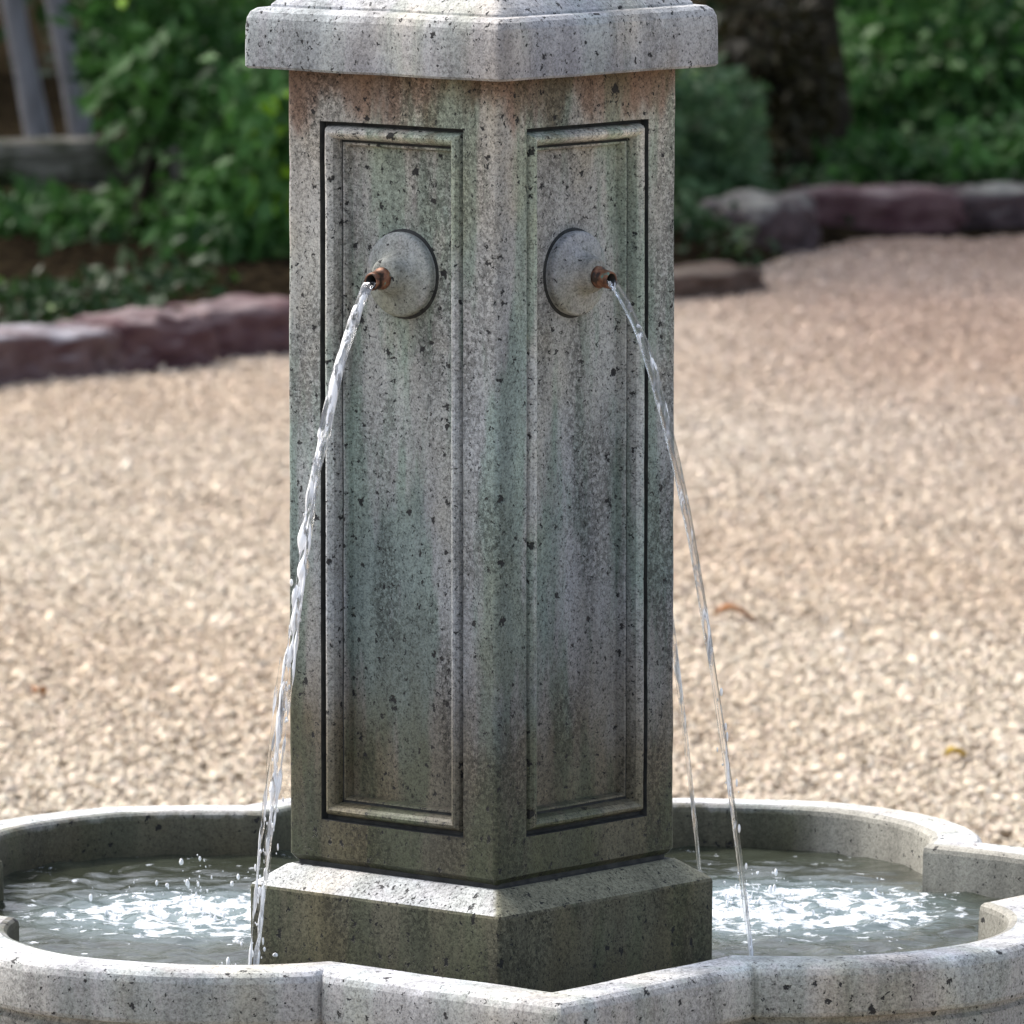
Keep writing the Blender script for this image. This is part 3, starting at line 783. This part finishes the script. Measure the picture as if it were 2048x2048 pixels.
def leaf_cloud(blobs, n, size, seed, droop=.3, shell=.45):
    """leaves with a bent midrib scattered through ellipsoids (cx, cy, cz, rx, ry, rz, weight)"""
    g = np.random.default_rng(seed)
    wts = np.array([b[6] for b in blobs], float); wts /= wts.sum()
    bi = g.choice(len(blobs), n, p=wts); B = np.array([b[:6] for b in blobs])[bi]
    d = g.normal(size=(n, 3)); d /= np.linalg.norm(d, axis=1)[:, None]
    r = g.uniform(shell, 1.0, n)[:, None] ** .6 * (1 + .12 * g.normal(size=(n, 1)))
    C = B[:, :3] + d * r * B[:, 3:]
    C = C[C[:, 2] > .03]; n = len(C); d = d[:n]
    ax = g.normal(size=(n, 3)) + d * .9 + np.array([0, 0, -droop]); ax /= np.linalg.norm(ax, axis=1)[:, None]
    up = g.normal(size=(n, 3)) * .7 + np.array([0, -.35, 1.0]); sd_ = np.cross(ax, up); sd_ /= np.linalg.norm(sd_, axis=1)[:, None]
    nn = np.cross(sd_, ax)
    L = size * g.uniform(.6, 1.25, n)[:, None]; Wd = L * g.uniform(.22, .32, n)[:, None]
    v0 = C; v1 = C + ax * L * .45 + sd_ * Wd - nn * L * .02; v2 = C + ax * L * .45 - sd_ * Wd - nn * L * .02; v3 = C + ax * L - nn * L * .22; vm = C + ax * L * .5 - nn * L * .10
    Vv = np.stack([v0, v1, v3, v2, vm], 1).reshape(-1, 3)
    f = np.array([(0, 1, 4), (1, 2, 4), (2, 3, 4), (3, 0, 4)])
    Ff = (f[None] + (np.arange(n) * 5)[:, None, None]).reshape(-1, 3)
    # neighbouring leaves share a tone (old and new growth), a few are young and yellow green
    cl = np.sin(C[:, 0] * 9 + seed) * np.cos(C[:, 2] * 8 + C[:, 1] * 7) * .35 + .45 + g.normal(0, .22, n)
    yl = np.clip(g.random(n) * .75 + .3 * (np.sin(C[:, 0] * 5.3 + seed * 2) * np.sin(C[:, 2] * 6.1 + seed) > .35), 0, 1)
    T = np.stack([cl.clip(0, 1), yl, g.random(n), np.ones(n)], 1)
    return Vv, Ff, np.repeat(T, 5, 0)
def limb(V, F, p0, p1, r0, r1, bend=.0, n=9, seg=10, seed=0):
    p0, p1 = Vector(p0), Vector(p1); d = (p1 - p0); ax = d.normalized()
    u = ax.cross(Vector((.3, 1, .2))).normalized(); w = ax.cross(u); base = len(V)
    for i in range(seg + 1):
        t_ = i / seg; c = p0 + d * t_ + u * math.sin(t_ * 3.1 + seed) * bend + w * mnoise.noise(Vector((t_ * 3, seed, 0))) * bend
        r = (r0 + (r1 - r0) * t_) * (1 + .1 * mnoise.noise(Vector((t_ * 7, seed, 3)))) * (1 + .35 * max(0, .12 - t_) / .12)
        for j in range(n):
            a = 2 * math.pi * j / n; V.append(tuple(c + (u * math.cos(a) + w * math.sin(a)) * r))
    for i in range(seg):
        for j in range(n): F.append((base + i * n + j, base + i * n + (j + 1) % n, base + (i + 1) * n + (j + 1) % n, base + (i + 1) * n + j))
def shrub(name, lab, cat, loc, blobs, n, size, mat, seed, group=None, stems=6, stem_mat=None):
    e = empty(name, (loc[0], loc[1], .03)); tag(e, lab, cat, group)
    Vv, Ff, T = leaf_cloud(blobs, n, size, seed); link('foliage', big_mesh('foliage', Vv, Ff, mat, T), e)
    V, F = [], []; g = random.Random(seed)
    for i in range(stems):
        b = blobs[i % len(blobs)]
        limb(V, F, (loc[0] + g.uniform(-.12, .12), loc[1] + g.uniform(-.1, .1), 0), (b[0] + g.uniform(-.3, .3) * b[3], b[1] + g.uniform(-.3, .3) * b[4], b[2] + b[5] * g.uniform(0, .6)), .016, .005, .06, seed=i + seed)
    mesh_obj('stems', V, F, stem_mat or M_BARKD, e)
    return e
def blob_px(u, v, y, rpx, rvpx, ry, w=1):
    p = at_y(u, v, y); k = (p - CAM).length / FPX
    return (p.x, p.y, p.z, rpx * k, ry, rvpx * k, w)
# left shrub, close behind the stones
YL = 11.2
shrub('leafy_shrub', 'dense green shrub with yellowish young leaves left of the column', 'shrub', (at_y(400, 600, YL).x, YL),
      [blob_px(360, 120, YL + .3, 190, 190, .5, 3), blob_px(250, 60, YL + .6, 90, 150, .4, 1.2), blob_px(500, 260, YL, 140, 220, .45, 3), blob_px(470, 450, YL - .1, 150, 120, .35, 2), blob_px(640, 350, YL + .2, 150, 250, .4, 2), blob_px(420, -140, YL + .4, 260, 180, .6, 2)],
      5200, .060, M_LEAF, 3, stems=9)
shrub('low_plant', 'low dark green plant under the timber rail at left', 'plant', (at_y(140, 560, 11.2).x, 11.6),
      [blob_px(60, 440, 11.6, 110, 60, .3, 1), blob_px(200, 450, 11.5, 110, 65, .3, 1), blob_px(330, 450, 11.6, 80, 60, .3, .7), blob_px(-160, 440, 11.6, 120, 70, .3, 1)],
      1300, .055, M_LEAF, 9, stems=4)
# right shrub next to the column
YR = 12.4
shrub('feathery_shrub', 'grey green shrub close behind the right side of the column', 'shrub', (at_y(1420, 480, YR).x, YR),
      [blob_px(1420, 250, YR, 110, 130, .3, 2), blob_px(1330, 330, YR, 120, 170, .3, 2), blob_px(1455, 400, YR - .1, 90, 90, .25, 1.3), blob_px(1390, 470, 11.9, 90, 60, .2, 1.2), blob_px(1250, 200, YR + .3, 160, 200, .4, 1)],
      2300, .050, M_LEAF2, 14, stems=6)
shrub('moss_clump', 'small olive green clump between the column and the right stones', 'plant', (at_y(1480, 470, 12.3).x, 12.2),
      [blob_px(1480, 455, 12.15, 70, 45, .12, 1)], 380, .03, M_LEAF2, 24, stems=2)
YQ = 14.2
shrub('leafy_shrub', 'tall green shrub with bright leaf tips behind the stones at upper right', 'shrub', (at_y(1820, 350, YQ).x, YQ),
      [blob_px(1760, 150, YQ, 150, 150, .5, 3), blob_px(1930, 130, YQ, 160, 180, .5, 3), blob_px(2080, 200, YQ + .2, 160, 170, .5, 2), blob_px(1830, 290, YQ - .1, 170, 60, .3, 1.4), blob_px(1720, 330, 13.0, 130, 50, .3, 1), blob_px(1930, 320, 13.0, 150, 60, .3, 1.2), blob_px(2120, 300, 13.0, 150, 80, .3, 1), blob_px(1850, -100, YQ + .3, 320, 160, .6, 2)],
      7600, .055, M_LEAF, 31, stems=9)
shrub('dark_shrub', 'very dark olive brown shrub between the two green ones at upper right', 'shrub', (at_y(1570, 350, 13.2).x, 13.2),
      [blob_px(1570, 300, 13.1, 75, 80, .2, 1.3), blob_px(1600, 160, 13.2, 70, 110, .2, 1.2), blob_px(1530, 40, 13.2, 90, 110, .25, 1.3), blob_px(1500, 180, 13.2, 60, 110, .2, 1)],
      1500, .05, M_LEAFD, 88, stems=14)
# low creeping cover between the shrubs and the stones
Vs_, Fs_, Ts_, off_ = [], [], [], 0
for q_ in range(46):
    u_ = -400 + q_ * 24 if q_ < 34 else 1350 + (q_ - 34) * 66
    yb_ = edge_y(at_y(u_, 600, 11.0).x) + .38 + rng.uniform(0, .9)
    p_ = at_y(u_, 600, yb_)
    v_, f_, t_ = leaf_cloud([(p_.x, p_.y, .04, .16, .22, rng.uniform(.05, .13), 1)], 170, .045, 300 + q_, shell=.1)
    Vs_.append(v_); Fs_.append(f_ + off_); Ts_.append(t_); off_ += len(v_)
gc = link('ground_cover', big_mesh('ground_cover', np.concatenate(Vs_), np.concatenate(Fs_), M_LEAF3, np.concatenate(Ts_)))
tag(gc, 'low dark creeping leaves over the soil behind the edging stones', 'ground cover', kind='stuff')
# far hedge closing the view, its height and distance set to shade the bed
hx = np.linspace(-8, 8, 19)
blobs = []
for i, x in enumerate(hx):
    for zc in (.35, 1.0, 1.7, 2.4, 3.1):
        blobs.append((x + rng.uniform(-.2, .2), 16.8 + rng.uniform(-.3, .5), zc, .75, .5, .5, 1))
e = empty('hedge', (0, 17.6, .03)); tag(e, 'dark evergreen hedge closing the garden behind the shrubs', 'hedge')
Vv, Ff, T = leaf_cloud(blobs, 42000, .085, 77, shell=.1); link('foliage', big_mesh('foliage', Vv, Ff, M_LEAF3, T), e)
V, F = [], []
for i in range(24): limb(V, F, (-7.6 + i * .66, 17.9, 0), (-7.6 + i * .66 + rng.uniform(-.2, .2), 17.9, 2.2), .03, .012, .05, seed=i)
mesh_obj('stems', V, F, M_BARKD, e)

# trees: crowns are above the frame and shade the bed
def tree(name, lab, trunks, crown, n, mat, bark, seed, size=.09):
    b = trunks[0][0]; e = empty(name, (b[0], b[1], 0)); tag(e, lab, 'tree')
    for i, (p0, p1, r0, r1) in enumerate(trunks):
        V, F = [], []
        limb(V, F, p0, p1, r0, r1, .03, n=14, seg=18, seed=seed + i)
        g = random.Random(seed + i)
        for k in range(6):
            c = crown[k % len(crown)]
            limb(V, F, Vector(p0).lerp(Vector(p1), .55 + .07 * k), (c[0] + g.uniform(-.4, .4) * c[3], c[1] + g.uniform(-.4, .4) * c[4], c[2] + g.uniform(-.2, .5) * c[5]), r1 * .7, .01, .08, n=7, seg=8, seed=k)
        mesh_obj('trunk', V, F, bark, e)
    Vv, Ff, T = leaf_cloud(crown, n, size, seed, shell=.35); link('crown', big_mesh('crown', Vv, Ff, mat, T), e)
YT = 12.6
def tk(u0, u1, vb, y, h, r0, r1):
    a = at_y(u0, vb, y); b = at_y(u1, -60, y); k = (h - a.z) / (b.z - a.z)
    base = a + (b - a) * ((.02 - a.z) / (b.z - a.z)); top = a + (b - a) * k
    return (tuple(base), tuple(top), r0, r1)
tree('pale_barked_tree', 'tree with two leaning pale grey trunks behind the timber rail at upper left',
     [tk(72, 22, 240, YT, 3.2, .027, .022), tk(178, 125, 240, YT + .1, 3.3, .026, .020)],
     [(-2.0, YT + 1.4, 3.8, 1.3, 1.0, .7, 2), (-2.9, YT + .8, 3.6, 1.0, .9, .6, 1.3), (-1.2, YT + 2.0, 3.9, 1.1, .9, .7, 1.5)], 9000, M_LEAF, M_BARKP, 50)
tree('dark_trunked_tree', 'tree with a thick dark brown trunk behind the right stones',
     [tk(1600, 1570, 340, 13.6, 3.4, .10, .07)],
     [(1.0, 13.9, 3.6, 1.3, 1.1, .7, 2), (2.2, 13.0, 3.5, 1.2, 1.0, .7, 2), (0.1, 14.5, 3.8, 1.1, .9, .7, 1.2), (1.9, 11.8, 3.6, 1.0, 1.0, .5, 1.5)], 12000, M_LEAF, M_BARKD, 60)

# weathered timber rail, low over the bed at left
def box_beam(p0, p1, w, h, seed, n=26):
    """rough hewn beam"""
    V, F = [], []; p0, p1 = Vector(p0), Vector(p1); d = p1 - p0; ax = d.normalized(); sd_ = ax.cross(Vector((0, 0, 1))).normalized(); up = sd_.cross(ax)
    prof = []
    for i in range(16):
        a = 2 * math.pi * i / 16; c, s_ = math.cos(a), math.sin(a)
        k = (abs(c) ** 5 + abs(s_) ** 5) ** (-1 / 5); prof.append((c * k, s_ * k))
    for i in range(n + 1):
        c = p0 + d * i / n
        for j, (a, b) in enumerate(prof):
            q_ = 1 + .10 * mnoise.noise(Vector((i * .35, a * 1.5 + seed, b * 1.5)))
            V.append(tuple(c + sd_ * a * w / 2 * q_ + up * b * h / 2 * q_))
    for i in range(n):
        for j in range(16): F.append((i * 16 + j, i * 16 + (j + 1) % 16, (i + 1) * 16 + (j + 1) % 16, (i + 1) * 16 + j))
    F.append(tuple(range(16))[::-1]); F.append(tuple(range(n * 16, n * 16 + 16)))
    return V, F
YB = 12.0
pa = at_y(-900, 350, YB - .25); pb_ = at_y(352, 316, YB + .1)
e = empty('timber_rail', (pb_.x - .5, pb_.y, .03)); tag(e, 'low weathered grey timber rail crossing the planting bed at left', 'rail')
V, F = box_beam(pa, pb_, .12, .105, 3); mesh_obj('beam', V, F, M_TIMB, e, smooth=False)
for f_ in (.22, .62, .985):
    c = pa.lerp(pb_, f_); V, F = box_beam((c.x, c.y + .01, .0), (c.x + .004, c.y + .01, c.z - .045), .10, .09, 5 + f_, n=8)
    mesh_obj('post', V, F, M_TIMB, e, smooth=False)
